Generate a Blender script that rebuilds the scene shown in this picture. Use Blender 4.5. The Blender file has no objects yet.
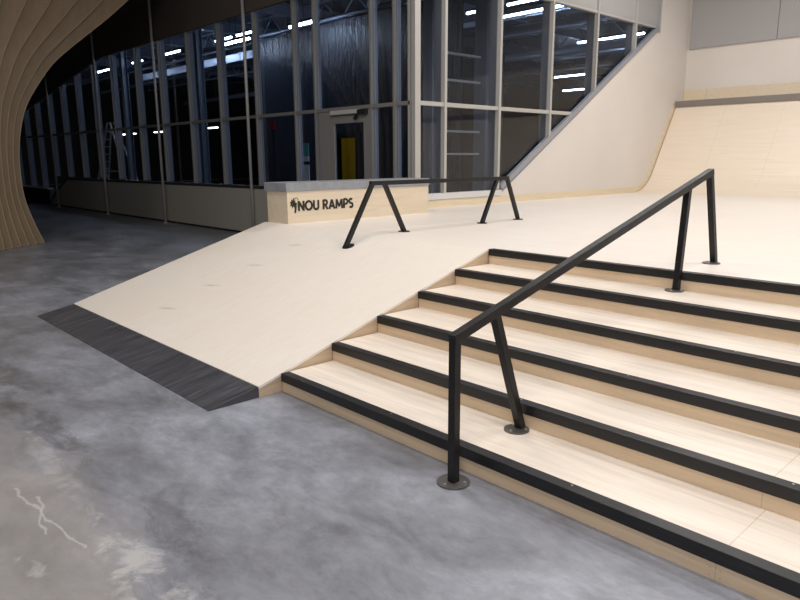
import bpy, bmesh, math, random
from mathutils import Vector, Matrix
random.seed(7)
scene = bpy.context.scene
COL = scene.collection
R = 0.1331          # riser height
D = 0.45            # tread run
PZ = 6 * R          # platform height
HX = 1.758          # handrail line
RX = -1.625         # flat rail line
WL = -3.78          # left edge of the bank ramp
FX = -3.99          # plane of the right-hand glazing
FY = 5.216          # plane of the left-hand glazing

# ------------------------------------------------------------------ materials
def mat(name, base, rough=0.5, metal=0.0, spec=0.5):
    m = bpy.data.materials.new(name); m.use_nodes = True
    b = m.node_tree.nodes['Principled BSDF']
    b.inputs['Base Color'].default_value = (*base, 1)
    b.inputs['Roughness'].default_value = rough
    b.inputs['Metallic'].default_value = metal
    b.inputs['Specular IOR Level'].default_value = spec
    return m

class NT:
    """small node helper"""
    def __init__(s, m):
        s.m = m; s.t = m.node_tree; s.n = s.t.nodes; s.l = s.t.links
        s.b = s.n['Principled BSDF']
        s.co = s.n.new('ShaderNodeTexCoord').outputs['Object']
    def link(s, a, b): s.l.new(a, b)
    def mapping(s, scale=(1, 1, 1), rot=(0, 0, 0), loc=(0, 0, 0), src=None):
        q = s.n.new('ShaderNodeMapping')
        q.inputs['Scale'].default_value = scale; q.inputs['Rotation'].default_value = rot
        q.inputs['Location'].default_value = loc
        s.link(src or s.co, q.inputs['Vector']); return q.outputs[0]
    def noise(s, vec, scale, detail=6, rough=.6, dist=0.0):
        q = s.n.new('ShaderNodeTexNoise'); s.link(vec, q.inputs['Vector'])
        q.inputs['Scale'].default_value = scale; q.inputs['Detail'].default_value = detail
        q.inputs['Roughness'].default_value = rough; q.inputs['Distortion'].default_value = dist
        return q.outputs['Fac']
    def ramp(s, f, stops):
        q = s.n.new('ShaderNodeValToRGB'); s.link(f, q.inputs['Fac'])
        e = q.color_ramp.elements
        while len(e) < len(stops): e.new(0.5)
        for el, (p, c) in zip(e, stops):
            el.position = p
            el.color = (*c, 1) if isinstance(c, tuple) else (c, c, c, 1)
        return q.outputs['Color']
    def math(s, op, a, b=None, c=None):
        q = s.n.new('ShaderNodeMath'); q.operation = op
        for i, v in enumerate((a, b, c)):
            if v is None: continue
            if isinstance(v, (int, float)): q.inputs[i].default_value = v
            else: s.link(v, q.inputs[i])
        return q.outputs[0]
    def mix(s, f, a, b, mode='MIX'):
        q = s.n.new('ShaderNodeMix'); q.data_type = 'RGBA'; q.blend_type = mode
        for i, v in ((0, f), (6, a), (7, b)):
            if isinstance(v, (int, float)): q.inputs[i].default_value = v
            elif isinstance(v, tuple): q.inputs[i].default_value = (*v, 1)
            else: s.link(v, q.inputs[i])
        return q.outputs[2]
    def xyz(s, src=None):
        q = s.n.new('ShaderNodeSeparateXYZ'); s.link(src or s.co, q.inputs[0]); return q.outputs
    def color(s, c): s.link(c, s.b.inputs['Base Color'])
    def roughness(s, c): s.link(c, s.b.inputs['Roughness'])
    def bump(s, h, strength=.2, dist=.01):
        q = s.n.new('ShaderNodeBump'); s.link(h, q.inputs['Height'])
        q.inputs['Strength'].default_value = strength; q.inputs['Distance'].default_value = dist
        s.link(q.outputs[0], s.b.inputs['Normal'])
    def blob(s, c, rx, ry, rot=0.0):
        """1 inside an ellipse on the floor, 0 outside, soft edge"""
        x, y, _ = s.xyz(s.mapping(loc=(0, 0, 0)))
        dx = s.math('SUBTRACT', x, c[0]); dy = s.math('SUBTRACT', y, c[1])
        ca, sa = math.cos(rot), math.sin(rot)
        u = s.math('ADD', s.math('MULTIPLY', dx, ca / rx), s.math('MULTIPLY', dy, sa / rx))
        v = s.math('ADD', s.math('MULTIPLY', dx, -sa / ry), s.math('MULTIPLY', dy, ca / ry))
        d = s.math('ADD', s.math('MULTIPLY', u, u), s.math('MULTIPLY', v, v))
        q = s.math('SUBTRACT', 1.0, d); q = s.math('MAXIMUM', q, 0.0); return q

def seam(n, coord, positions, width):
    out = None
    for p in positions:
        d = n.math('ABSOLUTE', n.math('SUBTRACT', coord, p))
        v = n.math('LESS_THAN', d, width)
        out = v if out is None else n.math('MAXIMUM', out, v)
    return out

def plywood(name, tint, grain='Y', xs=(), ys=(), contrast=1.0, rough=.45):
    m = mat(name, tint, rough); n = NT(m)
    sc = {'X': (1.0, 14, 14), 'Y': (14, 1.0, 14), 'Z': (14, 14, 1.0)}[grain]
    g = n.noise(n.mapping(sc), 1.3, 5, .6, .8)
    k = contrast
    c1 = n.ramp(g, [(.3, tuple(v * (1 - .10 * k) for v in tint)), (.55, tint), (.8, tuple(min(1, v * (1 + .05 * k)) for v in tint))])
    big = n.noise(n.co, .9, 3, .5)
    c2 = n.mix(n.math('MULTIPLY', n.ramp(big, [(.35, 0.0), (.7, 1.0)]), .35), c1, tuple(v * w for v, w in zip(tint, (.97, .92, .86))))
    x, y, z = n.xyz()
    s_ = None
    if xs: s_ = seam(n, x, xs, .0022)
    if ys:
        s2 = seam(n, y, ys, .0022); s_ = s2 if s_ is None else n.math('MAXIMUM', s_, s2)
    if s_ is not None:
        c2 = n.mix(n.math('MULTIPLY', s_, .38), c2, (.30, .22, .15))
    n.color(c2); n.bump(g, .05, .002)
    return m

BIRCH = (.87, .785, .675)
M = {}
M['deck'] = plywood('platform_plywood', (.84, .77, .70), 'X', xs=[-2.35 + 1.25 * i for i in range(10)], ys=[4.75, 7.25, 9.75], contrast=.6)
def ramp_ply():
    m = plywood('ramp_plywood', (.84, .77, .69), 'Y', contrast=.5); n = NT(m)
    # short worn marks where sheet joints scuff, a row of them up the slope
    x, y, z = n.xyz()
    tot = None
    old = n.b.inputs['Base Color'].links[0].from_socket
    for (px, py) in ((-2.31, .22), (-2.37, .73), (-2.37, 1.24), (-2.40, 1.79)):
        b = n.blob((px, py), .16, .025, .25)
        tot = b if tot is None else n.math('MAXIMUM', tot, b)
    ns = n.noise(n.mapping((6, 30, 1)), 2, 4)
    n.color(n.mix(n.math('MULTIPLY', n.math('MULTIPLY', tot, ns), .75), old, (.38, .30, .22)))
    return m
M['ramp'] = ramp_ply()
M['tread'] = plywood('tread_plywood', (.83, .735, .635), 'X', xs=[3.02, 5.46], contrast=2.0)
M['riser'] = plywood('shaded_riser_plywood', (.73, .56, .385), 'X', xs=[3.0, 5.5], contrast=1.5)  # same wood as the treads, shade on the risers put into the tint
M['side'] = plywood('cut_plywood_side', (.60, .46, .32), 'Y', contrast=2.5, rough=.6)
M['ledge'] = plywood('ledge_plywood', (.73, .62, .475), 'Y', contrast=1.0)
M['quarter'] = plywood('quarter_pipe_plywood', (.86, .745, .61), 'X', xs=[-2.75 + 1.25 * i for i in range(10)], contrast=.6)
M['band'] = plywood('edge_band_plywood', (.76, .64, .46), 'Y', contrast=1.2)

def black_steel():
    m = mat('black_painted_steel', (.022, .021, .022), .42, 0, .4); n = NT(m)
    a = n.noise(n.co, 22, 5, .7)
    n.color(n.ramp(a, [(.4, (.007, .007, .008)), (.62, (.012, .0115, .012)), (.82, (.04, .038, .037))]))
    n.roughness(n.ramp(a, [(.3, .36), (.8, .55)]))
    return m
M['black'] = black_steel()
def worn_nosing():
    m = mat('worn_black_nosing', (.03, .03, .03), .4, 0, .45); n = NT(m)
    a = n.noise(n.mapping((2, 30, 30)), 3, 6, .7)
    n.color(n.ramp(a, [(.35, (.010, .010, .011)), (.6, (.017, .016, .017)), (.8, (.055, .052, .05))]))
    n.roughness(n.ramp(a, [(.3, .32), (.8, .5)]))
    return m
M['nosing'] = worn_nosing()
M['plate'] = mat('scuffed_grey_base_plate', (.16, .15, .145), .38, .6)
M['bolt'] = mat('zinc_bolt', (.6, .6, .6), .3, .9)
def mat_board():
    m = mat('black_stained_board', (.04, .04, .045), .42); n = NT(m)
    a = n.noise(n.mapping((22, 1.6, 5)), 1.4, 6, .7, .6)
    n.color(n.ramp(a, [(.3, (.026, .026, .031)), (.55, (.066, .066, .075)), (.8, (.15, .15, .17))]))
    n.bump(a, .12, .003); return m
M['mat'] = mat_board()
def concrete():
    m = mat('polished_concrete', (.2, .2, .2), .4); n = NT(m)
    st_ = n.mapping((.62, 1.0, 1.0), (0, 0, .12))
    a = n.noise(st_, .8, 8, .62, .25)
    b = n.noise(st_, 2.6, 12, .70, .45)
    c = n.noise(st_, 16, 10, .75, .3)
    base = n.ramp(a, [(.32, (.165, .164, .170)), (.5, (.228, .234, .260)), (.68, (.318, .330, .375))])
    det = n.ramp(b, [(.30, (.60, .59, .59)), (.5, (.96, .96, .97)), (.70, (1.34, 1.34, 1.36))])
    col = n.mix(.9, base, det, 'MULTIPLY')
    fine = n.ramp(c, [(.3, .80), (.7, 1.18)])
    col = n.mix(.9, col, fine, 'MULTIPLY')
    w = n.blob((-.2, -2.7), 3.2, 1.5, .12)  # warm light reflected on the floor, painted as a brownish patch
    wn = n.noise(st_, 1.6, 6, .65)
    w = n.math('MULTIPLY', n.math('SUBTRACT', n.math('ADD', n.math('MULTIPLY', w, .9), wn), .75), 4.0)
    w = n.math('MINIMUM', n.math('MAXIMUM', w, 0.0), 1.0)
    wcol = n.mix(.5, (.31, .288, .278), det, 'MULTIPLY')
    col = n.mix(n.math('MULTIPLY', w, .8), col, wcol)
    def stain(col, noise, cx, cy, rx, ry, ro, k, tint, thr=.80, gain=7.5, lift=.36):
        bl = n.math('MULTIPLY', n.math('MINIMUM', n.math('MULTIPLY', n.blob((cx, cy), rx * 1.3, ry * 1.5, ro), 1.2), 1.0), lift)
        f = n.math('MULTIPLY', n.math('SUBTRACT', n.math('ADD', bl, noise), thr), gain)
        f = n.math('MINIMUM', n.math('MAXIMUM', f, 0.0), 1.0)
        return n.mix(n.math('MULTIPLY', f, k), col, tint)
    n1 = n.noise(n.mapping((.8, 1, 1)), 7, 12, .72, .6)
    n2 = n.noise(n.mapping((.6, 1, 1)), 5, 12, .75, .4)
    for q in ((-.7, -1.42, 1.3, .13, .02, .6), (1.25, -1.37, .7, .11, -.1, .45), (2.1, -1.42, .6, .16, .1, .35), (-1.9, -1.3, 1.0, .14, .1, .5), (.4, -.75, .8, .18, .3, .25), (1.55, -.9, .35, .12, .2, .3)):
        col = stain(col, n2, *q, (.085, .08, .078))
    for q in ((1.42, -1.60, .62, .13, -.05, .7), (.15, -1.55, .9, .07, -.05, .35), (1.07, -1.90, .13, .05, .2, .55)):
        col = stain(col, n1, *q, (.50, .485, .47))
    # thin pale scratches
    x, y, z = n.xyz()
    wob = n.math('MULTIPLY', n.math('SUBTRACT', n.noise(n.co, 6, 6, .6), .5), .11)
    for (x0, y0, x1, y1) in ((.28, -1.765, 1.08, -1.695), (.45, -1.70, .85, -1.78)):
        sl = (y1 - y0) / (x1 - x0)
        d = n.math('ABSOLUTE', n.math('SUBTRACT', n.math('SUBTRACT', n.math('ADD', y, wob), y0), n.math('MULTIPLY', n.math('SUBTRACT', x, x0), sl)))
        ln = n.math('MAXIMUM', n.math('SUBTRACT', 1.0, n.math('MULTIPLY', d, 110.0)), 0.0)
        ln = n.math('MULTIPLY', ln, n.math('MULTIPLY', n.math('GREATER_THAN', x, x0), n.math('LESS_THAN', x, x1)))
        col = n.mix(n.math('MULTIPLY', ln, .8), col, (.50, .48, .46))
    n.color(col)
    n.roughness(n.ramp(b, [(.3, .28), (.7, .50)]))
    n.bump(c, .05, .004)
    return m
M['floor'] = concrete()
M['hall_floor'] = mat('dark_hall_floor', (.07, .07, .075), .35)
M['white_wall'] = mat('warm_white_wall_panel', (.78, .72, .655), .6)
def white_wall():
    n = NT(M['white_wall']); a = n.noise(n.co, .8, 3, .5)
    n.color(n.ramp(a, [(.3, (.69, .635, .58)), (.7, (.73, .68, .63))]))
white_wall()
M['grey_panel'] = mat('grey_cladding_panel', (.375, .365, .365), .5)
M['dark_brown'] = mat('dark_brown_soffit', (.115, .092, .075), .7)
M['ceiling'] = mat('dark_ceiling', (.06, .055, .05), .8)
M['plinth'] = mat('beige_plinth_panel', (.46, .43, .37), .5)
M['sill_dark'] = mat('dark_sill', (.03, .03, .032), .5)
M['sill_white'] = mat('white_sill', (.66, .65, .64), .4)
M['alu'] = mat('satin_aluminium', (.50, .485, .455), .42, .25)
M['alu_blue'] = mat('blue_grey_diagonal_frame', (.33, .345, .39), .4, .3)
M['post_right'] = mat('grey_mullion_post', (.20, .195, .195), .45, .1)
M['alu_left'] = mat('shaded_aluminium', (.27, .26, .245), .45, .2)  # darker copy of alu, dimmer light on the left glazing put into the colour
M['post'] = mat('grey_steel_post', (.25, .28, .34), .4, .2)
M['door_grey'] = mat('grey_door_frame', (.25, .24, .225), .5)
M['coping'] = mat('grey_concrete_coping', (.27, .28, .30), .5)
def coping():
    n = NT(M['coping']); a = n.noise(n.co, 9, 6)
    n.color(n.ramp(a, [(.3, (.23, .24, .26)), (.7, (.31, .32, .345))]))
coping()
M['qp_coping'] = mat('grey_brown_coping', (.215, .19, .17), .55)
M['logo_black'] = mat('black_lettering', (.018, .015, .012), .5)
M['logo_green'] = mat('olive_green_emblem', (.30, .33, .16), .5)
M['steel'] = mat('blue_steel_beam', (.26, .30, .38), .35, .3)
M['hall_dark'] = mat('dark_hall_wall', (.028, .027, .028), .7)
M['hall_brown'] = mat('brown_grey_partition', (.085, .075, .066), .6)
M['yellow'] = mat('yellow_paint', (.80, .62, .04), .5)
M['teal'] = mat('teal_print', (.10, .38, .40), .5)
M['navy'] = mat('navy_print', (.02, .025, .08), .5)
M['white'] = mat('white_print', (.75, .77, .80), .5)
M['red'] = mat('red_paint', (.45, .03, .03), .5)
M['rubber'] = mat('black_plastic', (.012, .012, .012), .5)
M['light_grey'] = mat('light_grey_metal', (.62, .61, .58), .4, .2)
M['roof_deck'] = mat('metal_roof_deck', (.20, .23, .29), .5, .2)
M['duct'] = mat('galvanised_duct', (.50, .56, .68), .35, .5)
def sheeting():
    m = mat('black_plastic_sheeting', (.030, .035, .050), .27, 0, .7); n = NT(m)
    a = n.noise(n.mapping((3.2, 3.2, .35)), 1.6, 4, .6, .6); b = n.noise(n.mapping((9, 9, 2.2)), 1.5, 6, .65, 1.0)
    h = n.math('ADD', a, n.math('MULTIPLY', b, .45))
    n.bump(h, .9, .09); return m
M['sheeting'] = sheeting()
def ply_column():
    m = mat('column_plywood', (.50, .36, .21), .55); n = NT(m)
    a = n.noise(n.mapping((3, 3, 1)), 2.2, 5, .6, .5)
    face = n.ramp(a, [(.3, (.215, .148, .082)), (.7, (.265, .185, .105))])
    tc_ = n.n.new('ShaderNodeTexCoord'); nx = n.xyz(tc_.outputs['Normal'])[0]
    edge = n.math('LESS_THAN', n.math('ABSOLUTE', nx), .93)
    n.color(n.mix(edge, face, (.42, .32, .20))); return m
M['column'] = ply_column()
def emis(name, c, s):
    m = bpy.data.materials.new(name); m.use_nodes = True
    b = m.node_tree.nodes['Principled BSDF']
    b.inputs['Base Color'].default_value = (*c, 1)
    b.inputs['Emission Color'].default_value = (*c, 1); b.inputs['Emission Strength'].default_value = s
    return m
M['tube'] = emis('cool_lamp_tube', (.72, .84, 1.0), 26)
M['tube_bright'] = emis('bright_lamp_tube', (.72, .84, 1.0), 60)
M['tube_warm'] = emis('warm_lamp_tube', (1.0, .93, .82), 9)
def glass():
    m = bpy.data.materials.new('window_glass'); m.use_nodes = True
    t = m.node_tree; t.nodes.clear()
    o = t.nodes.new('ShaderNodeOutputMaterial'); mx = t.nodes.new('ShaderNodeMixShader')
    tr = t.nodes.new('ShaderNodeBsdfTransparent'); gl = t.nodes.new('ShaderNodeBsdfGlossy')
    lw = t.nodes.new('ShaderNodeLayerWeight'); lw.inputs['Blend'].default_value = .5
    pw = t.nodes.new('ShaderNodeMath'); pw.operation = 'POWER'; pw.inputs[1].default_value = 5.0
    t.links.new(lw.outputs['Facing'], pw.inputs[0])
    fr = t.nodes.new('ShaderNodeMath'); fr.operation = 'MULTIPLY_ADD'; fr.inputs[1].default_value = .9; fr.inputs[2].default_value = .035
    t.links.new(pw.outputs[0], fr.inputs[0])
    tr.inputs['Color'].default_value = (.80, .84, .90, 1); gl.inputs['Roughness'].default_value = .02
    gl.inputs['Color'].default_value = (.9, .9, .9, 1)
    t.links.new(fr.outputs[0], mx.inputs[0]); t.links.new(tr.outputs[0], mx.inputs[1])
    t.links.new(gl.outputs[0], mx.inputs[2]); t.links.new(mx.outputs[0], o.inputs[0])
    return m
M['glass'] = glass()

# ------------------------------------------------------------------ mesh helpers
class MB:
    def __init__(s): s.bm = bmesh.new()
    def box(s, a, b, bevel=0.0):
        (x0, y0, z0), (x1, y1, z1) = a, b
        x0, x1 = sorted((x0, x1)); y0, y1 = sorted((y0, y1)); z0, z1 = sorted((z0, z1))
        v = [s.bm.verts.new((x, y, z)) for x in (x0, x1) for y in (y0, y1) for z in (z0, z1)]
        fs = [s.bm.faces.new([v[i] for i in q]) for q in ((0, 1, 3, 2), (4, 6, 7, 5), (0, 4, 5, 1), (2, 3, 7, 6), (0, 2, 6, 4), (1, 5, 7, 3))]
        if bevel:
            es = {e for f in fs for e in f.edges}
            bmesh.ops.bevel(s.bm, geom=list(es), offset=bevel, segments=2, affect='EDGES', profile=.7)
        return s
    def prism(s, pts, axis, a, b):
        """polygon pts in the two other axes, extruded along axis from a to b"""
        def P(p, t):
            if axis == 'X': return (t, p[0], p[1])
            if axis == 'Y': return (p[0], t, p[1])
            return (p[0], p[1], t)
        v0 = [s.bm.verts.new(P(p, a)) for p in pts]; v1 = [s.bm.verts.new(P(p, b)) for p in pts]
        n = len(pts)
        fs = [s.bm.faces.new(v0), s.bm.faces.new(v1[::-1])]
        for i in range(n):
            s.bm.faces.new([v0[i], v1[i], v1[(i + 1) % n], v0[(i + 1) % n]])
        return s
    def bar(s, p, q, w, h=None, up=(0, 0, 1), bevel=0.0):
        """rectangular tube from p to q"""
        h = h or w; p = Vector(p); q = Vector(q); d = (q - p); L = d.length; d.normalize()
        sd = d.cross(Vector(up)); 
        if sd.length < 1e-4: sd = Vector((1, 0, 0))
        sd.normalize(); u = sd.cross(d)
        vs = []
        for t in (p, q):
            for i, j in ((-1, -1), (1, -1), (1, 1), (-1, 1)):
                vs.append(s.bm.verts.new(t + sd * (i * w / 2) + u * (j * h / 2)))
        fs = [s.bm.faces.new([vs[k] for k in (0, 1, 2, 3)]), s.bm.faces.new([vs[k] for k in (7, 6, 5, 4)])]
        for i in range(4):
            j = (i + 1) % 4; fs.append(s.bm.faces.new([vs[i], vs[i + 4], vs[j + 4], vs[j]]))
        if bevel:
            es = {e for f in fs for e in f.edges}
            bmesh.ops.bevel(s.bm, geom=list(es), offset=bevel, segments=2, affect='EDGES', profile=.7)
        return s
    def cyl(s, p, q, r, seg=24, r2=None):
        p = Vector(p); q = Vector(q); d = q - p; L = d.length
        rot = d.to_track_quat('Z', 'Y').to_matrix().to_4x4()
        mtx = Matrix.Translation((p + q) / 2) @ rot
        bmesh.ops.create_cone(s.bm, cap_ends=True, segments=seg, radius1=r, radius2=r if r2 is None else r2, depth=L, matrix=mtx)
        return s
    def build(s, name, m, parent=None, smooth=False, bev=0.0):
        bmesh.ops.recalc_face_normals(s.bm, faces=s.bm.faces)
        me = bpy.data.meshes.new(name); s.bm.to_mesh(me); s.bm.free()
        me.materials.append(m)
        o = bpy.data.objects.new(name, me); COL.objects.link(o)
        if parent:
            o.parent = parent
            o.matrix_parent_inverse = Matrix.Translation(parent.location).inverted() if parent.parent is None else Matrix.Identity(4)
        if smooth:
            for p in me.polygons: p.use_smooth = True
        if bev:
            b = o.modifiers.new('bevel', 'BEVEL'); b.width = bev; b.segments = 2; b.limit_method = 'ANGLE'
        return o

def root(name, loc, label, cat=None, group=None, kind=None):
    o = bpy.data.objects.new(name, None); COL.objects.link(o); o.location = loc
    o.empty_display_size = .2
    return tag(o, label, cat, group, kind)
def tag(o, label=None, cat=None, group=None, kind=None):
    if label: o['label'] = label
    if cat: o['category'] = cat
    if group: o['group'] = group
    if kind: o['kind'] = kind
    return o
def sub(mb, name, m, parent, grand_loc, **k):
    """a sub-part: grand_loc is the location of the thing's Empty"""
    o = mb.build(name, m, None, **k); o.parent = parent
    o.matrix_parent_inverse = Matrix.Identity(4)
    return o
def copy_thing(src, loc):
    c = src.copy(); COL.objects.link(c); c.location = loc
    for ch in src.children:
        d = ch.copy(); COL.objects.link(d); d.parent = c
        for g in ch.children:
            e = g.copy(); COL.objects.link(e); e.parent = d
    return c

# ================================================================== SETTING
XR = 8.2
f = MB().box((-34, -9, -.2), (12, 5.19, 0)).build('floor', M['floor'])
tag(f, 'mottled grey polished concrete floor of the skate hall', 'floor', kind='structure')
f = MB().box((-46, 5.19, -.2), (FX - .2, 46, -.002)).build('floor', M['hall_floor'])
tag(f, 'dark floor of the unlit hall behind the glazing', 'floor', kind='structure')
c = MB().box((-46, -9, 6.9), (12, 46, 7.1)).build('ceiling', M['ceiling'])
tag(c, 'dark ceiling high over both halls', 'ceiling', kind='structure')

# white wall beside and above the diagonal edge of the glazing (plane X = FX)
w = MB().prism([(7.52, 1.03), (13.02, 4.42), (13.02, 6.9), (14.56, 6.9), (14.56, 0), (5.25, 0), (5.25, .93), (7.38, .93)], 'X', FX - .18, FX).build('wall_left', M['white_wall'])
tag(w, 'warm white side wall with a diagonal upper edge under the glazing', 'wall', kind='structure')
w = MB().box((FX - .18, 14.56, 0), (12, 14.76, 6.9)).build('wall_back', M['white_wall'])
tag(w, 'warm white end wall behind the quarter pipe', 'wall', kind='structure')
# grey cladding on the end wall and above the glazing: each panel on its own
k = 0
xs = [-3.93, -1.95, .05, 2.05, 4.05, 6.05, 8.05, 10.05]
for i in range(7):
    o = MB().box((xs[i] + .006, 14.50, 4.17), (xs[i + 1] - .006, 14.56, 6.9)).build('trim_%d' % (i + 1), M['grey_panel'])
    tag(o, 'large grey cladding panel on the end wall, number %s from the corner' % ['one', 'two', 'three', 'four', 'five', 'six', 'seven'][i], 'cladding', kind='structure')
RM = [5.90, 7.31, 8.86, 10.42, 11.97]
ye = [5.32] + RM + [13.02]
for i in range(6):
    o = MB().box((FX - .10, ye[i] + .03, 4.50), (FX - .01, ye[i + 1] - .03, 6.9)).build('trim_%d' % (i + 8), M['grey_panel'])
    tag(o, 'grey spandrel panel above bay %s of the right glazing' % ['one', 'two', 'three', 'four', 'five', 'six'][i], 'cladding', kind='structure')
o = MB().box((FX - .02, 13.00, 4.40), (FX + .03, 13.06, 6.9)).build('trim_14', M['grey_panel'])
tag(o, 'grey vertical edge trim where the glazing meets the white wall', 'trim', kind='structure')
o = MB().box((FX - .12, 5.3, .93), (FX + .03, 7.42, 1.03)).build('trim_15', M['sill_white'])
tag(o, 'white window sill right of the plywood ledge', 'sill', kind='structure')

# diagonal frame along the sloping edge
g0 = Vector((FX, 7.40, 1.03)); g1 = Vector((FX, 12.99, 4.46))
o = MB().bar(g0 + Vector((0, 0, .045)), g1 + Vector((0, 0, .030)), .10, .075, up=(1, 0, 0)).build('trim_16', M['alu_blue'])
tag(o, 'blue grey diagonal frame along the sloping edge of the right glazing', 'frame', kind='structure')

def diag_z(y): return 1.03 + (y - 7.40) * (4.46 - 1.03) / (12.99 - 7.40)

# ---------------------------------------------------------- glazing
nwin = [0]
ORD = ['first', 'second', 'third', 'fourth', 'fifth', 'sixth', 'seventh', 'eighth', 'ninth', 'tenth', 'eleventh', 'twelfth', 'thirteenth', 'fourteenth', 'fifteenth', 'sixteenth', 'seventeenth', 'eighteenth']
def window_root(label, loc):
    nwin[0] += 1
    return root('window_%d' % nwin[0], loc, label, 'window', None, 'structure')

# right glazing: bays between Y positions
TZ = 2.47
for i in range(6):
    y0, y1 = ye[i], ye[i + 1]
    r = window_root('%s bay of the right glazing counted from the corner post' % ORD[i], (FX, y0, 1.03))
    # panes: clipped polygons
    def clip(zlo, zhi):
        pts = []
        a = max(zlo, diag_z(y0) if y0 > 7.4 else 1.03); b = max(zlo, diag_z(y1) if y1 > 7.4 else 1.03)
        if i == 1: a = max(zlo, 1.03)
        ylo = y0 + .02; yhi = y1 - .02
        if min(a, b) >= zhi: return None
        # polygon under zhi and above the diagonal
        pl = [(ylo, max(zlo, dz(ylo))), (ylo, zhi)]
        if dz(yhi) < zhi:
            pl += [(yhi, zhi), (yhi, max(zlo, dz(yhi)))]
            if dz(yhi) > zlo > dz(ylo):
                yc = 7.4 + (zlo - 1.03) / ((4.46 - 1.03) / 5.59)
                pl.append((yc, zlo))
        else:
            yc = 7.4 + (zhi - 1.03) / ((4.46 - 1.03) / 5.59)
            pl.append((yc, zhi))
            if zlo > dz(ylo):
                yc = 7.4 + (zlo - 1.03) / ((4.46 - 1.03) / 5.59); pl.append((yc, zlo))
        return pl
    def dz(y): return max(1.03, diag_z(y))
    for zl, zh in ((1.03, TZ), (TZ, 4.5)):
        pl = clip(zl, zh)
        if pl and len(pl) >= 3:
            MB().prism(pl, 'X', FX - .075, FX - .067).build('pane', M['glass'], r)
    # transom at TZ
    if dz(y0 + .02) < TZ:
        yb = min(y1, 7.4 + (TZ - 1.03) / .6136)
        MB().box((FX - .10, y0 + .015, TZ - .035), (FX + .01, yb, TZ + .03)).build('transom', M['alu'], r)
    # head rail
    MB().box((FX - .10, y0 + .015, 4.47), (FX + .012, y1 - .015, 4.51)).build('head_rail', M['alu'], r)
    # mullion on the far side of the bay
    if i < 5:
        zb = dz(y1 - .04)
        MB().box((FX - .05, y1 - .028, zb), (FX + .03, y1 + .028, 6.9)).build('mullion_cap', M['alu'], r)
        MB().box((FX - .22, y1 - .028, zb), (FX - .055, y1 + .028, 6.9)).build('mullion_post', M['post_right'], r)

# left glazing
LX = [-4.08, -4.45, -5.02, -6.60, -7.25, -8.65, -10.15, -11.62, -13.15, -14.62, -16.35, -17.85, -19.35, -20.85, -22.35, -23.85, -25.35, -27.0, -29.0]
def soff(x): return 4.5 if x > -17 else 4.5 - (-17 - x) * .13
for i in range(len(LX) - 1):
    x1, x0 = LX[i], LX[i + 1]
    r = window_root('%s bay of the left glazing counted from the corner post' % (ORD[i] if i < 18 else 'last'), (x0, FY, 0))
    zb = 1.05 if x0 > -22.5 else .62
    if i in (3, ): zb = .05
    zt = min(soff(x0), 4.5) 
    zlist = ((zb, TZ), (TZ, 4.5))
    if i == 2: zlist = ((TZ, 4.5),)          # door below
    for zl, zh in zlist:
        MB().box((x0 + .03, FY + .06, zl), (x1 - .03, FY + .068, zh)).build('pane', M['glass'], r)
    MB().box((x0 + .015, FY - .01, TZ - .03), (x1 - .015, FY + .05, TZ + .03)).build('transom', M['alu_left'], r)
    zb2 = zb if i != 2 else 0.0
    MB().box((x0 - .022, FY - .03, zb2), (x0 + .015, FY + .03, 4.5)).build('mullion_cap', M['alu_left'], r)
    MB().box((x0 - .03, FY + .035, zb2), (x0 + .03, FY + (.11 if i < 5 else .17), 4.5)).build('mullion_post', M['post'], r)

# corner post (several profiles)
r = root('trim_17', (FX, FY, 0), 'pale multi-profile corner post where the two glazed walls meet', 'post', None, 'structure')
MB().box((FX - .06, FY - .02, 0), (FX + .03, FY + .10, 6.9), .006).build('post', M['alu'], r)
MB().box((FX - .15, FY - .01, 0), (FX - .09, FY + .08, 6.9)).build('post', M['alu'], r)
MB().box((FX - .09, FY + .02, 0), (FX - .06, FY + .07, 6.9)).build('web', M['sill_dark'], r)

# dark soffit above the left glazing
o = MB().prism([(-4.14, 4.5), (-4.14, 6.9), (-34, 6.9), (-34, 2.9), (-29, 2.9), (-22, 3.85), (-17, 4.5)], 'Y', FY - .06, FY + .02).build('wall_front', M['dark_brown'])
tag(o, 'dark brown wall band above the left glazing', 'wall', kind='structure')

# plinth panels below left glazing
px = [-7.0, -9.1, -13.15, -17.2, -20.87]
for i in range(4):
    a, b = px[i + 1] + .006, px[i] - .006
    if i < 3:
        mb = MB().box((a, 5.14, .05), (b, 5.24, 1.0))
    else:
        mb = MB().prism([(b, .05), (b, 1.0), (a, .95), (-22.33, .42), (-22.9, .05)], 'Y', 5.14, 5.24)
    o = mb.build('baseboard_%d' % (i + 1), M['plinth'])
    tag(o, 'grey beige plinth panel under the left glazing, %s from the ledge' % ORD[i], 'plinth', kind='structure')
o = MB().box((-22.9, 5.16, 0), (-7.0, 5.26, .05)).build('baseboard_5', M['sill_dark'])
tag(o, 'black recessed strip along the foot of the plinth', 'skirting', kind='structure')
o = MB().prism([(-7.0, 1.0), (-7.0, 1.06), (-20.9, 1.01), (-22.4, .48), (-23.0, .1), (-22.9, .05), (-22.33, .43), (-20.87, .95)], 'Y', 5.13, 5.30).build('trim_18', M['sill_dark'])
tag(o, 'dark sill capping the plinth and sloping down at its left end', 'sill', kind='structure')
o = MB().box((-29, 5.16, 0), (-23.1, 5.26, .56)).build('baseboard_6', M['hall_dark'])
tag(o, 'low dark kerb wall beyond the end of the plinth', 'wall', kind='structure')
o = MB().box((-29, 5.12, .56), (-23.1, 5.30, .61)).build('trim_19', M['alu'])
tag(o, 'pale metal capping on the low dark kerb wall', 'trim', kind='structure')
o = MB().box((-4.9, 5.15, 0), (-4.15, 5.25, 1.02)).build('baseboard_7', M['plinth'])
tag(o, 'plinth panel between the door and the corner post', 'plinth', kind='structure')

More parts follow.
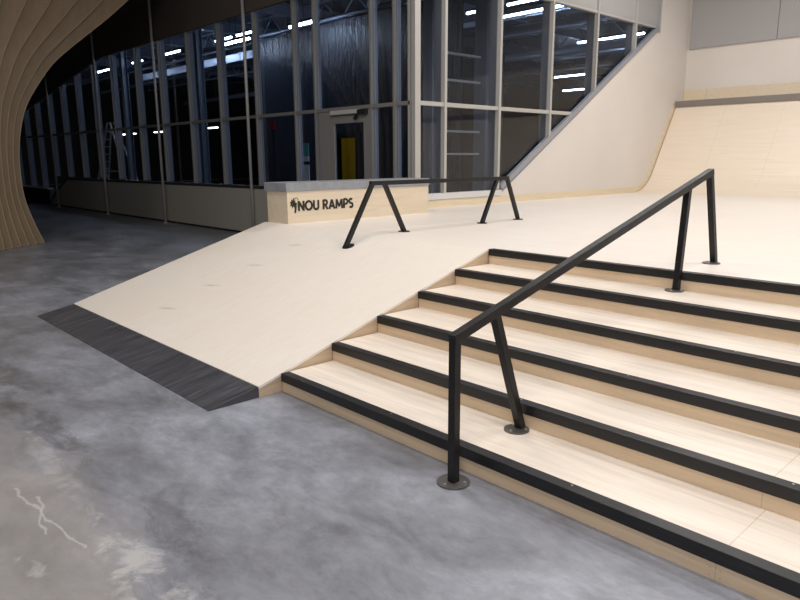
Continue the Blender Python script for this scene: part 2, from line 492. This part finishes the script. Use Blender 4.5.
# door in the left glazing
r = root('door_1', (-5.75, FY, 0), 'grey framed glass door in the left glazing behind the ledge', 'door', None, 'structure')
mb = MB().box((-6.49, FY - .02, 0), (-6.18, FY + .06, 2.43)); mb.box((-5.13, FY - .02, 0), (-5.02, FY + .06, 2.43)); mb.box((-6.18, FY - .02, 2.36), (-5.13, FY + .06, 2.43))
mb.build('frame', M['door_grey'], r)
mb = MB().box((-6.17, FY - .01, .02), (-6.07, FY + .04, 2.35)); mb.box((-5.24, FY - .01, .02), (-5.14, FY + .04, 2.35))
mb.box((-6.07, FY - .01, 2.22), (-5.24, FY + .04, 2.35)); mb.box((-6.07, FY - .01, .02), (-5.24, FY + .04, .25))
leaf = mb.build('leaf', M['door_grey'], r)
MB().box((-6.07, FY + .01, .25), (-5.24, FY + .018, 2.22)).build('pane', M['glass'], r)
MB().box((-6.10, FY - .07, 2.37), (-5.30, FY - .02, 2.44), .004).build('closer_track', M['light_grey'], r)
mb = MB().box((-5.32, FY - .09, 2.35), (-5.10, FY - .02, 2.43), .006); mb.cyl((-5.42, FY - .06, 2.28), (-5.36, FY - .06, 2.33), .03)
mb.build('closer_body', M['rubber'], r)
mb = MB().cyl((-5.19, FY - .06, .95), (-5.19, FY - .06, 1.25), .012); mb.build('door_handle', M['light_grey'], r)

o = MB().box((-34.2, -9, 0), (-34, 5.19, 6.9)).build('wall_side_blocker', M['dark_brown']); tag(o, 'unseen dark brown wall added at the far left to darken glass reflections', 'wall', kind='structure')  # added out of view to keep bright surroundings out of the left panes
o = MB().box((-34, -9.2, 0), (-3, -9, 6.9)).build('wall_rear_blocker', M['dark_brown']); tag(o, 'unseen dark brown wall added opposite the left glazing to darken its reflections', 'wall', kind='structure')  # also added out of view, gives the left panes something dark to reflect
# hall shell
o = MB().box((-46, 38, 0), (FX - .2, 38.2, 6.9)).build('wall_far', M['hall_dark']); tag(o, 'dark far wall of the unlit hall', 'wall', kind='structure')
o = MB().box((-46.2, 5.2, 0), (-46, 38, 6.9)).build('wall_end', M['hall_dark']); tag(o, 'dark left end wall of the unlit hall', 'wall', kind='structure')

# ================================================================== STAIRS
NAMES = ['lowest', 'second', 'third', 'fourth', 'fifth', 'top']
st = root('staircase', (0, 0, 0), 'wide plywood skate staircase with black nosings and six risers', 'stairs')
for k in range(6):
    y = k * D; z = k * R
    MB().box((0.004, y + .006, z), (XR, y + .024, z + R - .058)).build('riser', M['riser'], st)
    mb = MB().box((0.0, y - .002, z + R - .058), (XR, y + .066, z + R + .001), .004)
    nz = mb.build('nosing', M['nosing'], st)
    if k < 5:
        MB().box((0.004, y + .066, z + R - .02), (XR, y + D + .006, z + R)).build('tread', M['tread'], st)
    # screw heads: pairs in the riser beside the sheet joint, some on the nosing
    if k == 0:
        for dx, dz_ in ((-.02, .02), (-.02, .05), (.02, .02), (.02, .05), (-2.44, .035), (-1.2, .035)):
            MB().cyl((3.0 + dx, .0035, z + dz_), (3.0 + dx, .008, z + dz_), .0035, 10).build('screw', M['side'], st)
    for x in ((2.33, 1.1, 3.4) if k == 0 else (1.3 + .4 * k, 2.9 + .2 * k)):
        MB().cyl((x, y + .045, z + R), (x, y + .045, z + R + .0025), .0055, 12).build('screw', M['bolt'], st)

# ================================================================== PLATFORM
pf = root('platform', (0, 5 * D, 0), 'broad pale plywood platform at the top of the stairs and ramp', 'platform')
poly = [(0, 2.25 + .066), (XR, 2.25 + .066), (XR, 12.4), (FX + .015, 12.4), (FX + .015, 5.3), (FX + .015, 5.10), (WL, 5.10), (WL, 2.252), (0, 2.252)]
MB().prism(poly, 'Z', PZ - .018, PZ).build('deck_surface', M['deck'], pf)
poly = [(WL + .01, 2.26), (0, 2.26), (0, 2.33), (XR, 2.33), (XR, 12.4), (FX + .02, 12.4), (FX + .02, 5.1), (WL + .01, 5.1)]
MB().prism(poly, 'Z', 0, PZ - .019).build('base_frame', M['side'], pf)

# bank ramp beside the stairs
def rz(y): return R + R / D * y
rp = root('bank_ramp', (WL / 2, 0, 0), 'smooth pale plywood bank ramp sloping up left of the stairs', 'ramp')
MB().prism([(-.183, rz(-.183) - .018), (-.183, rz(-.183)), (2.252, PZ), (2.252, PZ - .018)], 'X', WL, 0).build('ramp_surface', M['ramp'], rp)
MB().prism([(-.181, 0), (-.181, rz(-.183) - .019), (2.25, PZ - .019), (2.25, 0)], 'X', WL + .004, -.004).build('ramp_side', M['side'], rp)

o = MB().prism([(-.560, 0), (-.560, .004), (-.185, .074), (-.185, 0)], 'X', WL + .005, -.005).build('threshold_wedge', M['mat'])
tag(o, 'dark stained wedge board along the foot of the bank ramp', 'wedge')

# ================================================================== LEDGE
lg = root('grind_ledge', (-3.56, 3.57, PZ), 'low plywood ledge with grey coping, black lettering and emblem', 'ledge')
LY0, LY1 = 2.315, 4.84
MB().box((-3.78, LY0, PZ), (-3.315, LY1, 1.205)).build('body', M['ledge'], lg)
MB().box((-3.815, LY0 - .02, 1.205), (-3.300, LY1 + .01, 1.312), .008).build('coping', M['coping'], lg)
# corner batten at the near end
MB().box((-3.322, LY0 - .004, PZ), (-3.309, LY0 + .012, 1.205)).build('corner_strip', M['band'], lg)

def arc(cx, cy, rx, ry, a0, a1, n=10):
    return [(cx + rx * math.cos(math.radians(a0 + (a1 - a0) * i / n)), cy + ry * math.sin(math.radians(a0 + (a1 - a0) * i / n))) for i in range(n + 1)]
# letter strokes in a cell 1 high: (width, [polylines])
GL = {
 'N': (.74, [[(.08, 0), (.08, 1)], [(.08, .95), (.66, .05)], [(.66, 0), (.66, 1)]]),
 'O': (.92, [arc(.46, .5, .39, .43, 0, 360, 22)]),
 'U': (.72, [[(.08, 1), (.08, .34)] + arc(.36, .35, .28, .28, 180, 360, 10) + [(.64, 1)]]),
 ' ': (.30, []),
 'R': (.66, [[(.08, 0), (.08, 1)], [(.08, .93), (.30, .93)] + arc(.32, .70, .23, .23, 90, -90, 8) + [(.08, .47)], [(.30, .47), (.60, .0)]]),
 'A': (.80, [[(.05, 0), (.40, .97)], [(.40, .97), (.75, 0)], [(.18, .30), (.62, .30)]]),
 'M': (.94, [[(.08, 0), (.14, .97)], [(.14, .95), (.47, .20)], [(.47, .20), (.80, .95)], [(.80, .97), (.86, 0)]]),
 'P': (.62, [[(.08, 0), (.08, 1)], [(.08, .93), (.30, .93)] + arc(.32, .68, .24, .25, 90, -90, 8) + [(.08, .43)]]),
 'S': (.60, [arc(.30, .71, .22, .22, 40, 270, 10) + arc(.30, .27, .24, .22, 90, -140, 10)]),
}
def stroke_text(body, y0, y1, z0, z1, th, x0, x1, name, m, parent):
    total = sum(GL[c][0] for c in body) + .10 * (len(body) - 1)
    sy_, sz_ = (y1 - y0) / total, (z1 - z0)
    mb = MB(); pen = 0; layer = 0
    for c in body:
        w_, lines = GL[c]
        for pl in lines:
            P = [Vector((y0 + (pen + u) * sy_, z0 + v * sz_)) for u, v in pl]
            closed = (P[0] - P[-1]).length < 1e-5
            L = []; Rr = []
            for i, p in enumerate(P):
                a_ = P[i - 1] if i > 0 else (P[-2] if closed else P[0]); b_ = P[i + 1] if i < len(P) - 1 else (P[1] if closed else P[-1])
                t = (b_ - a_).normalized(); nn = Vector((-t.y, t.x)) * th / 2
                L.append(p + nn); Rr.append(p - nn)
            xx = x1 + layer * .00012; layer = (layer + 1) % 4
            for i in range(len(P) - 1):
                mb.prism([tuple(L[i]), tuple(L[i + 1]), tuple(Rr[i + 1]), tuple(Rr[i])], 'X', x0, xx)
        pen += w_ + .10
    return mb.build(name, m, parent)
stroke_text('NOU RAMPS', 2.475, 3.375, .955, 1.082, .029, -3.316, -3.3105, 'lettering', M['logo_black'], lg)
# emblem: black leaf with an olive ring and stem
mb = MB()
leaf = [(0, -.07), (.012, -.03), (.045, -.045), (.035, -.01), (.06, .01), (.035, .022), (.04, .055), (.015, .04), (0, .085), (-.015, .04), (-.04, .055), (-.035, .022), (-.06, .01), (-.035, -.01), (-.045, -.045), (-.012, -.03)]
cy, cz, a = 2.395, 1.05, .25
pts = [(cy + (p * math.cos(a) + q * math.sin(a)) * .8, cz + (q * math.cos(a) - p * math.sin(a)) * .95) for p, q in leaf]
mb.prism(pts, 'X', -3.316, -3.311)
mb.prism([(2.415, .935), (2.44, .935), (2.45, 1.06), (2.425, 1.06)], 'X', -3.316, -3.311)
mb.build('emblem', M['logo_black'], lg)
mb = MB()
for i in range(18):
    t0, t1 = 2 * math.pi * i / 18, 2 * math.pi * (i + 1) / 18
    ro, ri = .036, .022; c0, c1 = 2.448, 1.088
    q = [(c0 + ro * math.cos(t0), c1 + 1.2 * ro * math.sin(t0)), (c0 + ro * math.cos(t1), c1 + 1.2 * ro * math.sin(t1)), (c0 + ri * math.cos(t1), c1 + 1.2 * ri * math.sin(t1)), (c0 + ri * math.cos(t0), c1 + 1.2 * ri * math.sin(t0))]
    mb.prism(q, 'X', -3.316, -3.312)
mb.prism([(2.43, .98), (2.45, .965), (2.475, 1.05), (2.455, 1.06)], 'X', -3.316, -3.312)
mb.build('emblem_ring', M['logo_green'], lg)

# ================================================================== RAILS
T = .046
def slope_plate(mb, c, r, n, th=.008):
    n = Vector(n).normalized(); c = Vector(c); mb.cyl(c + n * .0005, c + n * th, r, 32); return mb
def rail_post(par, foot, top, n=(0, 0, 1), bolts=True, pr_=.084, off=0.0):
    MB().bar(Vector(foot) + Vector((0, 0, .004)), top, T - .003, T - .003, up=(1, 0, 0), bevel=.003).build('post', M['black'], par)
    foot = Vector(foot) + Vector((0, -n[2], n[1])).normalized() * (-off)
    pl = slope_plate(MB(), foot, pr_, n).build('base_plate', M['plate'] if bolts else M['black'], par)
    nv = Vector(n).normalized()
    side = Vector((1, 0, 0)); oth = nv.cross(side)
    for i in range(3):
        t = 2 * math.pi * (i / 3) + .5
        q = Vector(foot) + (side * math.cos(t) + oth * math.sin(t)) * pr_ * .72 + nv * .008
        b = MB().cyl(q, q + nv * .006, .0085, 6).build('bolt', M['bolt'] if bolts else M['plate'])
        b.parent = pl
def hr_z(y): return .758 + (y + .132) * (1.503 - .758) / (2.668 + .132)
hr = root('handrail', (HX, -.132, 0), 'long black square steel handrail running down the middle of the stairs', 'handrail')
a = Vector((HX, -.132 - .02, hr_z(-.152))); b = Vector((HX, 2.655, hr_z(2.655)))
MB().bar(a, b, T, T, bevel=.003).build('top_rail', M['black'], hr)
rail_post(hr, (HX, -.132, 0), (HX, -.132, hr_z(-.132)))
rail_post(hr, (HX, .418, R), (HX, .165, hr_z(.165)), pr_=.07, off=-.035)
rail_post(hr, (HX, 2.228, 5 * R), (HX, 2.29, hr_z(2.29)), pr_=.065, off=-.03)
rail_post(hr, (HX, 2.85, PZ), (HX, 2.632, hr_z(2.632)), pr_=.065, off=-.05)

fr = root('flat_rail', (RX, 3.4, PZ), 'black flat grind rail on two A-shaped legs atop the platform', 'rail')
ZT = 1.349
MB().bar((RX, 2.245, ZT), (RX, 4.59, ZT), T, T, bevel=.003).build('top_rail', M['black'], fr)
rail_post(fr, (RX, 1.885, rz(1.885)), (RX, 2.275, ZT), n=(0, -R / D, 1), bolts=False, pr_=.065, off=.045)
rail_post(fr, (RX, 2.733, PZ), (RX, 2.44, ZT), bolts=False, pr_=.065)
rail_post(fr, (RX, 4.088, PZ), (RX, 4.37, ZT), bolts=False, pr_=.065)
rail_post(fr, (RX, 4.829, PZ), (RX, 4.57, ZT), bolts=False, pr_=.065)

# ================================================================== QUARTER PIPE
qp = root('quarter_pipe', (2, 12.4, PZ), 'tall pale plywood quarter pipe with grey brown coping', 'quarter pipe')
rho, th = 1.0, math.radians(58.7); Y0 = 12.32
prof = [(Y0 + rho * math.sin(th * i / 14), PZ + rho * (1 - math.cos(th * i / 14))) for i in range(15)]
prof.append((14.13, 2.80))
def offs(pr, d):
    out = []
    for i, p in enumerate(pr):
        a = Vector(pr[max(0, i - 1)]); b = Vector(pr[min(len(pr) - 1, i + 1)]); t = (b - a).normalized()
        out.append((p[0] - t.y * d, p[1] + t.x * d))
    return out
def strip(pr, d0, d1):
    return offs(pr, d0), offs(pr, d1)
mb = MB()
A, B = strip(prof, 0.0, -.018)
prev = None
xa, xb = FX + .03, XR
for (p, q) in zip(A, B):
    cur = [mb.bm.verts.new((xa, *p)), mb.bm.verts.new((xb, *p)), mb.bm.verts.new((xb, *q)), mb.bm.verts.new((xa, *q))]
    if prev:
        for i in range(4):
            j = (i + 1) % 4; mb.bm.faces.new([prev[i], prev[j], cur[j], cur[i]])
    else: mb.bm.faces.new(cur)
    prev = cur
mb.bm.faces.new(prev[::-1])
mb.build('transition_surface', M['quarter'], qp, smooth=False)
mb = MB().prism(B + [(14.53, B[-1][1]), (14.53, .79), (12.42, .79)], 'X', xa + .02, xb - .02); mb.build('frame', M['side'], qp)
MB().box((xa, 14.08, 2.795), (xb, 14.20, 2.93), .006).build('coping', M['qp_coping'], qp)
MB().box((xa, 14.20, 2.86), (xb, 14.555, 2.91)).build('deck', M['deck'], qp)
# kickboards on the wall above the deck
o = MB().box((FX + .01, 14.53, 2.9105), (-3.43, 14.555, 3.21)).build('kickboard', M['band']); tag(o, 'short darker plywood kickboard above the coping in the corner', 'kickboard', 'kickboards')
o = MB().box((-3.425, 14.53, 2.9105), (XR, 14.555, 3.21)).build('kickboard', M['ledge']); tag(o, 'long plywood kickboard on the end wall above the coping', 'kickboard', 'kickboards')

# plywood band along the side wall following the floor and curve
pr2 = [(5.32, PZ)] + [(8.0, PZ), (11.0, PZ)] + prof
A, B = strip(pr2, .0, .125)
B2 = []
for i, (p, q) in enumerate(zip(A, B)): B2.append(q)
mb = MB(); prev = None
for (p, q) in zip(A, B2):
    cur = [mb.bm.verts.new((FX + .001, *p)), mb.bm.verts.new((FX + .016, *p)), mb.bm.verts.new((FX + .016, *q)), mb.bm.verts.new((FX + .001, *q))]
    if prev:
        for i in range(4):
            j = (i + 1) % 4; mb.bm.faces.new([prev[i], prev[j], cur[j], cur[i]])
    else: mb.bm.faces.new(cur)
    prev = cur
mb.bm.faces.new(prev[::-1])
o = mb.build('edge_band', M['band']); tag(o, 'tan plywood edge band along the white side wall, curving up the quarter pipe', 'edge band')

# ================================================================== RIBBED COLUMN
tc = root('ribbed_column', (-10.64, .28, 0), 'tree-shaped column of stacked curved plywood fins flaring into the ceiling', 'column')
outl = [(1.17, 0), (1.01, .47), (.90, .95), (.89, 1.52), (.94, 1.99), (1.06, 2.45), (1.24, 2.82), (1.66, 3.40), (2.12, 3.82), (2.64, 4.25), (2.96, 4.53), (3.25, 4.80), (3.75, 5.3), (4.3, 5.9), (4.9, 6.9)]
def sm(t):
    n = len(outl) - 1; i = min(int(t), n - 1); u = t - i
    P0 = outl[max(i - 1, 0)]; P1 = outl[i]; P2 = outl[i + 1]; P3 = outl[min(i + 2, n)]
    return tuple(.5 * ((2 * P1[j]) + (-P0[j] + P2[j]) * u + (2 * P0[j] - 5 * P1[j] + 4 * P2[j] - P3[j]) * u * u + (-P0[j] + 3 * P1[j] - 3 * P2[j] + P3[j]) * u ** 3) for j in (0, 1))
NS = 56
for k in range(-6, 7):
    fac = 1 - .145 * abs(k)
    mb = MB(); prev = None
    x0 = -10.64 + k * .12
    for i in range(NS + 1):
        w_, z_ = sm(i * (len(outl) - 1) / NS); w_ *= fac; z_ = min(max(z_, 0), 6.9)
        if w_ < .02: w_ = .02
        cur = [mb.bm.verts.new((x0 - .043, .28 - w_, z_)), mb.bm.verts.new((x0 + .043, .28 - w_, z_)), mb.bm.verts.new((x0 + .043, .28 + w_, z_)), mb.bm.verts.new((x0 - .043, .28 + w_, z_))]
        if prev:
            for q in range(4):
                j = (q + 1) % 4; mb.bm.faces.new([prev[q], prev[j], cur[j], cur[q]])
        else: mb.bm.faces.new(cur)
        prev = cur
    mb.bm.faces.new(prev[::-1])
    o = mb.build('fin', M['column'], tc, bev=.02)

# ================================================================== THIN POLES in front of the plinth
pt = ['nearest the ledge', 'second from the ledge', 'third from the ledge', 'farthest left beside the column']
for i, (x, y) in enumerate(((-8.80, 5.08), (-13.05, 5.03), (-17.0, 5.0), (-21.6, 5.0))):
    r = root('steel_pole', (x, y, 0), 'thin pale floor-to-ceiling pole in front of the plinth, %s' % pt[i], 'pole', 'thin poles before the glazing')
    MB().cyl((x, y, 0.012), (x, y, 6.9), .032, 16).build('shaft', M['alu'], r, smooth=True)
    MB().cyl((x, y, 0), (x, y, .012), .07, 20).build('base_flange', M['alu'], r)

# ================================================================== HALL CONTENTS
def lamp(label, x0, x1, y, z, group, tube='tube', w=.10, top=6.9):
    r = root('fluorescent_lamp', ((x0 + x1) / 2, y, z), label, 'lamp', group)
    MB().box((x0, y - w / 2, z), (x1, y + w / 2, z + .06)).build('housing', M['hall_dark'], r)
    MB().cyl((x0 + .04, y, z - .03), (x1 - .04, y, z - .03), .036, 12).build('tube', M[tube], r)
    MB().cyl(((x0 + x1) / 2, y, z + .06), ((x0 + x1) / 2, y, top), .008, 6).build('hanger', M['hall_dark'], r)
    return r
row1 = [(-31.3, -29.0), (-26.9, -25.8), (-24.0, -22.2), (-19.4, -18.2), (-17.9, -16.9)]
for i, (a, b) in enumerate(row1):
    lamp('%s lamp from the left in the front lamp row of the dark hall' % ORD[i].capitalize(), a, b, 10.2, 5.8, 'front row of hall lamps')
row2 = [(-23.6, -21.5), (-20.3, -19.0), (-14.3, -12.5), (-11.2, -10.1)]
for i, (a, b) in enumerate(row2):
    lamp('%s lamp from the left in the second lamp row of the dark hall' % ORD[i].capitalize(), a, b, 10.95, 5.8, 'second row of hall lamps')
row3 = [(-31.4, -29.2), (-10.2, -8.8), (-8.7, -7.6)]
for i, (a, b) in enumerate(row3):
    lamp(['Lone hall lamp low in the second bay left of centre', 'Left bright lamp seen high through the right glazing', 'Right bright lamp seen high through the right glazing'][i], a, b, 13.4, 5.8, 'third row of hall lamps')
lamp('Long lamp seen through the right glazing beneath the two bright ones', -9.8, -7.6, 14.6, 5.8, 'deep hall lamps')
lamp('Long lamp seen in the upper right corner of the right glazing', -10.9, -8.2, 20.4, 5.8, 'deep hall lamps')
lamp('Upper lamp of the small distant pair behind the diagonal frame', -16.8, -14.4, 27.6, 5.6, 'distant pair of hall lamps')
lamp('Lower lamp of the small distant pair behind the diagonal frame', -16.8, -14.9, 28.4, 5.0, 'distant pair of hall lamps')
# warm low lamps seen through the left glazing
from_px = [(-36.0, -34.0, 13.0, 3.05, 'Left'), (-33.0, -31.0, 13.6, 3.1, 'Middle'), (-29.5, -27.7, 14.6, 3.2, 'Right')]
for a, b, y, z, nme in from_px:
    lamp('%s warm low-hung lamp of three seen through the left glazing' % nme, a, b, y, z, 'warm low lamps', 'tube_warm', .14)

o = MB().box((-46, 5.3, 6.80), (FX - .2, 38, 6.88)).build('ceiling_deck', M['roof_deck']); tag(o, 'blue grey metal roof deck over the dark hall', 'ceiling', kind='structure')
for i, (x0, x1, y, z, hw, lbl) in enumerate(((-15, -7.6, 15.6, 5.95, .35, 'wide metal air duct behind the bright lamps of the right glazing'), (-13, -7.2, 17.6, 5.9, .22, 'narrow metal air duct deeper in the hall'), (-30, -17, 11.9, 5.5, .14, 'metal air duct behind the lamps of the left glazing'), (-14, -8.0, 22.2, 5.7, .3, 'far metal air duct by the upper right lamp'))):
    r = root('air_duct', ((x0 + x1) / 2, y, z), lbl, 'duct', 'air ducts of the hall')
    MB().box((x0, y - hw, z - .15), (x1, y + hw, z + .15), .02).build('duct_body', M['duct'], r)
    x = x0 + .6
    while x < x1:
        MB().box((x, y - hw - .02, z - .17), (x + .04, y + hw + .02, z + .17)).build('duct_flange', M['duct'], r)
        MB().cyl((x + .02, y, z + .15), (x + .02, y, 6.8), .008, 6).build('hanger', M['steel'], r); x += 1.5
for i, (x, x2, zz) in enumerate(((-11.9, -10.6, 5.04), (-15.4, -13.9, 5.02))):
    lamp('Lamp hung before the plastic sheeting just behind the left glazing, %s' % ('nearer the corner post' if i == 0 else 'farther from the corner post'), x, x2, 8.3, zz, 'lamps before the sheeting', 'tube_bright')
# steel beams: along Y (every 4 m) and X
for i, x in enumerate((-8.0, -12.0, -16.0, -20.0, -24.0, -28.0, -32.0)):
    o = MB().box((x - .10, 5.7, 6.22), (x + .10, 38, 6.27)); o.box((x - .015, 5.7, 6.27), (x + .015, 38, 6.55)); o.box((x - .10, 5.7, 6.55), (x + .10, 38, 6.6))
    o = o.build('roof_beam', M['steel']); tag(o, 'steel roof beam running away from the left glazing, %s from the corner post' % ORD[i], 'beam', 'roof beams of the hall')
for i, y in enumerate((8.4, 12.0, 16.5, 22.0, 28.0)):
    r = root('roof_truss', (-20, y, 5.95), 'blue steel roof truss parallel to the left glazing, %s back from it' % ORD[i], 'truss', 'roof trusses of the hall')
    mb = MB().box((-40, y - .05, 5.9), (FX - .6, y + .05, 5.97)); mb.build('bottom_chord', M['steel'], r)
    mb = MB().box((-40, y - .05, 6.65), (FX - .6, y + .05, 6.72)); mb.build('top_chord', M['steel'], r)
    mb = MB(); x = -40.0; up = True
    while x < FX - 1.4:
        z0, z1 = (5.95, 6.66) if up else (6.66, 5.95)
        mb.bar((x, y, z0), (x + .8, y, z1), .04); x += .8; up = not up
    tag(mb.build('web', M['steel'], r), None, None, None, 'stuff')
# pipes
for i, (y, z) in enumerate(((9.4, 5.3), (12.8, 5.45), (18.0, 5.1))):
    o = root('service_pipe', (-20, y, z), 'x')
    MB().cyl((-38, y, z), (FX - .6, y, z), .05 + .03 * i, 16).build('tube', M['steel'], o, smooth=True)
    for x in (-34, -26, -18, -10):
        MB().cyl((x, y, z), (x, y, 6.9), .012, 8).build('hanger', M['steel'], o)
    tag(o, 'long steel service pipe under the hall roof, %s back from the left glazing' % ORD[i], 'pipe', 'service pipes of the hall')
# partition of black plastic sheeting with a yellow doorway
sy = 9.2
r = root('sheeting_partition', (-9.0, sy, 0), 'shiny black plastic sheeting partition standing in the dark hall', 'partition')
dx0, dx1, dzt = -11.05, -10.32, 2.15
mb = MB()
mb.prism([(-15.2, 0), (dx0, 0), (dx0, dzt), (dx1, dzt), (dx1, 0), (-6.6, 0), (-6.6, 5.15), (-15.2, 5.15)], 'Y', sy, sy + .06)
mb.build('sheet', M['sheeting'], r)
mb = MB().box((dx0 - .14, sy - .02, 0), (dx0, sy + .10, dzt + .14)); mb.box((dx1, sy - .02, 0), (dx1 + .14, sy + .10, dzt + .14)); mb.box((dx0, sy - .02, dzt), (dx1, sy + .10, dzt + .14))
mb.build('door_surround', M['rubber'], r)
# small lobby with yellow lining behind the doorway
def lobby(mb, x0, x1, y0, y1, zt, t):
    mb.box((x0, y1, 0), (x1, y1 + t, zt)); mb.box((x0 - t, y0, 0), (x0, y1 + t, zt)); mb.box((x1, y0, 0), (x1 + t, y1 + t, zt)); mb.box((x0 - t, y0, zt), (x1 + t, y1 + t, zt + t)); return mb
lb = root('lobby', (-11.6, sy + 1.2, 0), 'small lobby with yellow walls seen through the black doorway', 'lobby')
lobby(MB(), -13.6, -9.9, sy + .12, sy + 2.3, 2.75, .05).build('shell', M['hall_brown'], lb)
lobby(MB(), -13.59, -9.91, sy + .12, sy + 2.29, 2.72, .008).build('lining', M['yellow'], lb)
lamp('Short added lamp, itself unseen, brightening the yellow lobby', -12.6, -11.6, sy + 1.0, 2.55, None, 'tube_warm', .10, 2.70)  # added lamp, there to brighten the yellow lining

# info stand near the glass
r = root('info_stand', (-8.55, 6.3, 0), 'tall teal and white printed stand just behind the glass left of the door', 'stand')
MB().box((-8.69, 6.29, 1.66), (-8.41, 6.32, 1.94)).build('teal_header', M['teal'], r)
MB().box((-8.69, 6.29, 1.55), (-8.41, 6.32, 1.66)).build('white_band', M['white'], r)
MB().box((-8.69, 6.29, 1.48), (-8.41, 6.32, 1.55)).build('navy_band', M['navy'], r)
MB().box((-8.69, 6.29, .25), (-8.41, 6.32, 1.48)).build('board', M['white'], r)
mb = MB().box((-8.75, 6.15, 0), (-8.35, 6.45, .03)); mb.box((-8.57, 6.30, .03), (-8.53, 6.33, .25)); mb.build('foot', M['light_grey'], r)
# red notice
rn = root('red_notice', (-12.45, 8.0, 0), 'small dull red notice on a dark post behind the left glazing', 'notice')
MB().box((-12.56, 8.0, 2.40), (-12.34, 8.03, 2.60)).build('notice_board', M['red'], rn)
MB().box((-12.465, 8.0, 0), (-12.435, 8.03, 2.40)).build('post', M['rubber'], rn)

# step ladder
r = root('step_ladder', (-26.8, 9, 0), 'tall pale A-frame ladder standing in the hall behind the left glazing', 'ladder')
for s_ in (-1, 1):
    y = 9 + .28 * s_
    MB().bar((-28.7, y, 0), (-27.0, y * .3 + 9 * .7, 3.2), .07, .04).build('leg', M['light_grey'], r)
    MB().bar((-24.5, y, 0), (-26.7, y * .3 + 9 * .7, 3.2), .07, .04).build('leg', M['light_grey'], r)
for i in range(9):
    t = .08 + .1 * i; x = -28.7 + 1.7 * t
    MB().bar((x, 9 - .28 * (1 - .7 * t), 3.2 * t), (x, 9 + .28 * (1 - .7 * t), 3.2 * t), .05, .03).build('rung', M['light_grey'], r)
MB().bar((-28.1, 8.75, 1.12), (-25.3, 8.75, 1.12), .05).build('spreader', M['light_grey'], r)

# hall columns
for i, (x, y) in enumerate(((-6.05, 9.38), (-6.05, 7.72), (-18.4, 9.0), (-24.9, 9.0), (-12.0, 16.5), (-20.0, 22.0))):
    w_ = .17 if i == 0 else .13 if i == 1 else .12
    mb = MB().box((x - w_, y - w_, .02), (x + w_, y - w_ + .02, 6.2)); mb.box((x - w_, y + w_ - .02, .02), (x + w_, y + w_, 6.2)); mb.box((x - .01, y - w_, .02), (x + .01, y + w_, 6.2)); mb.box((x - w_ - .04, y - w_ - .04, 0), (x + w_ + .04, y + w_ + .04, .02))
    o = mb.build('steel_column', M['post'] if i < 2 else M['steel'])
    tag(o, ['blue grey steel column behind the second bay of the right glazing', 'blue grey steel column just right of the corner post', 'slender steel column behind the tall poles of the left glazing', 'slender steel column beside the A-frame ladder', 'steel column deep in the hall under the third truss', 'steel column farthest back under the fourth truss'][i], 'column', 'steel columns of the hall')
r = root('storage_rack', (-6.05, 8.5, 0), 'pale four-beam storage rack between the two blue grey columns', 'rack')
for z in (1.69, 2.16, 3.19, 3.72):
    MB().box((-6.09, 7.86, z - .022), (-6.03, 9.20, z + .022)).build('rack_beam', M['light_grey'], r)
# brown partition seen through right glazing
o = MB().box((-13.0, 12.4, 0), (-8.0, 12.5, 4.3)).build('partition', M['hall_brown']); tag(o, 'brown grey partition wall behind the right glazing', 'partition')

# ================================================================== LIGHT
def area(name, loc, size, power, col=(1, .96, .92), rot=(0, 0, 0), sy_=None):
    l = bpy.data.lights.new(name, 'AREA'); l.shape = 'RECTANGLE'; l.size = size; l.size_y = sy_ or size
    l.energy = power; l.color = col
    o = bpy.data.objects.new(name, l); COL.objects.link(o); o.location = loc; o.rotation_euler = rot; return o
for i, (x, y, p) in enumerate(((-1.2, 0.6, 150), (-1.0, 5.5, 120), (-1.0, 10.5, 150), (3.5, -1.8, 150), (3.5, 3.6, 125), (3.5, 9.5, 150), (7.5, 0.6, 140), (7.5, 7.5, 150))):
    area('hall_light', (x, y, 6.6), 2.6, p, (1, .965, .935), sy_=.5)
area('hall_light', (6.5, -6.5, 5.6), 3.0, 210, (1, .965, .935), rot=(math.radians(48), 0, math.radians(38)), sy_=1.2)
area('hall_light', (-6.5, -3.0, 6.6), 2.0, 80, sy_=.5)  # added fill light, brightens the ribbed column and plinth
wd = bpy.data.worlds.new('world'); scene.world = wd; wd.use_nodes = True
wd.node_tree.nodes['Background'].inputs[0].default_value = (.82, .86, .95, 1)
wd.node_tree.nodes['Background'].inputs[1].default_value = .26

# ================================================================== CAMERA
cam = bpy.data.cameras.new('camera'); co = bpy.data.objects.new('camera', cam); COL.objects.link(co)
scene.camera = co
F = 671.364; cam.sensor_width = 36; cam.lens = 36 * F / 800; cam.clip_end = 200
pi_, ro_, ya_ = [math.radians(v) for v in (-11.925, -.315, 46.956)]
fwd = Vector((-math.sin(ya_) * math.cos(pi_), math.cos(ya_) * math.cos(pi_), math.sin(pi_)))
rt = Vector((math.cos(ya_), math.sin(ya_), 0)); up = rt.cross(fwd)
r2 = rt * math.cos(ro_) + up * math.sin(ro_); u2 = -rt * math.sin(ro_) + up * math.cos(ro_)
mw = Matrix(((r2.x, u2.x, -fwd.x, 3.8689), (r2.y, u2.y, -fwd.y, -2.4662), (r2.z, u2.z, -fwd.z, 1.6083), (0, 0, 0, 1)))
co.matrix_world = mw

vs = scene.view_settings
vs.view_transform = 'Standard'; vs.look = 'None'; vs.gamma = 1; vs.use_curve_mapping = False; vs.exposure = 0.1
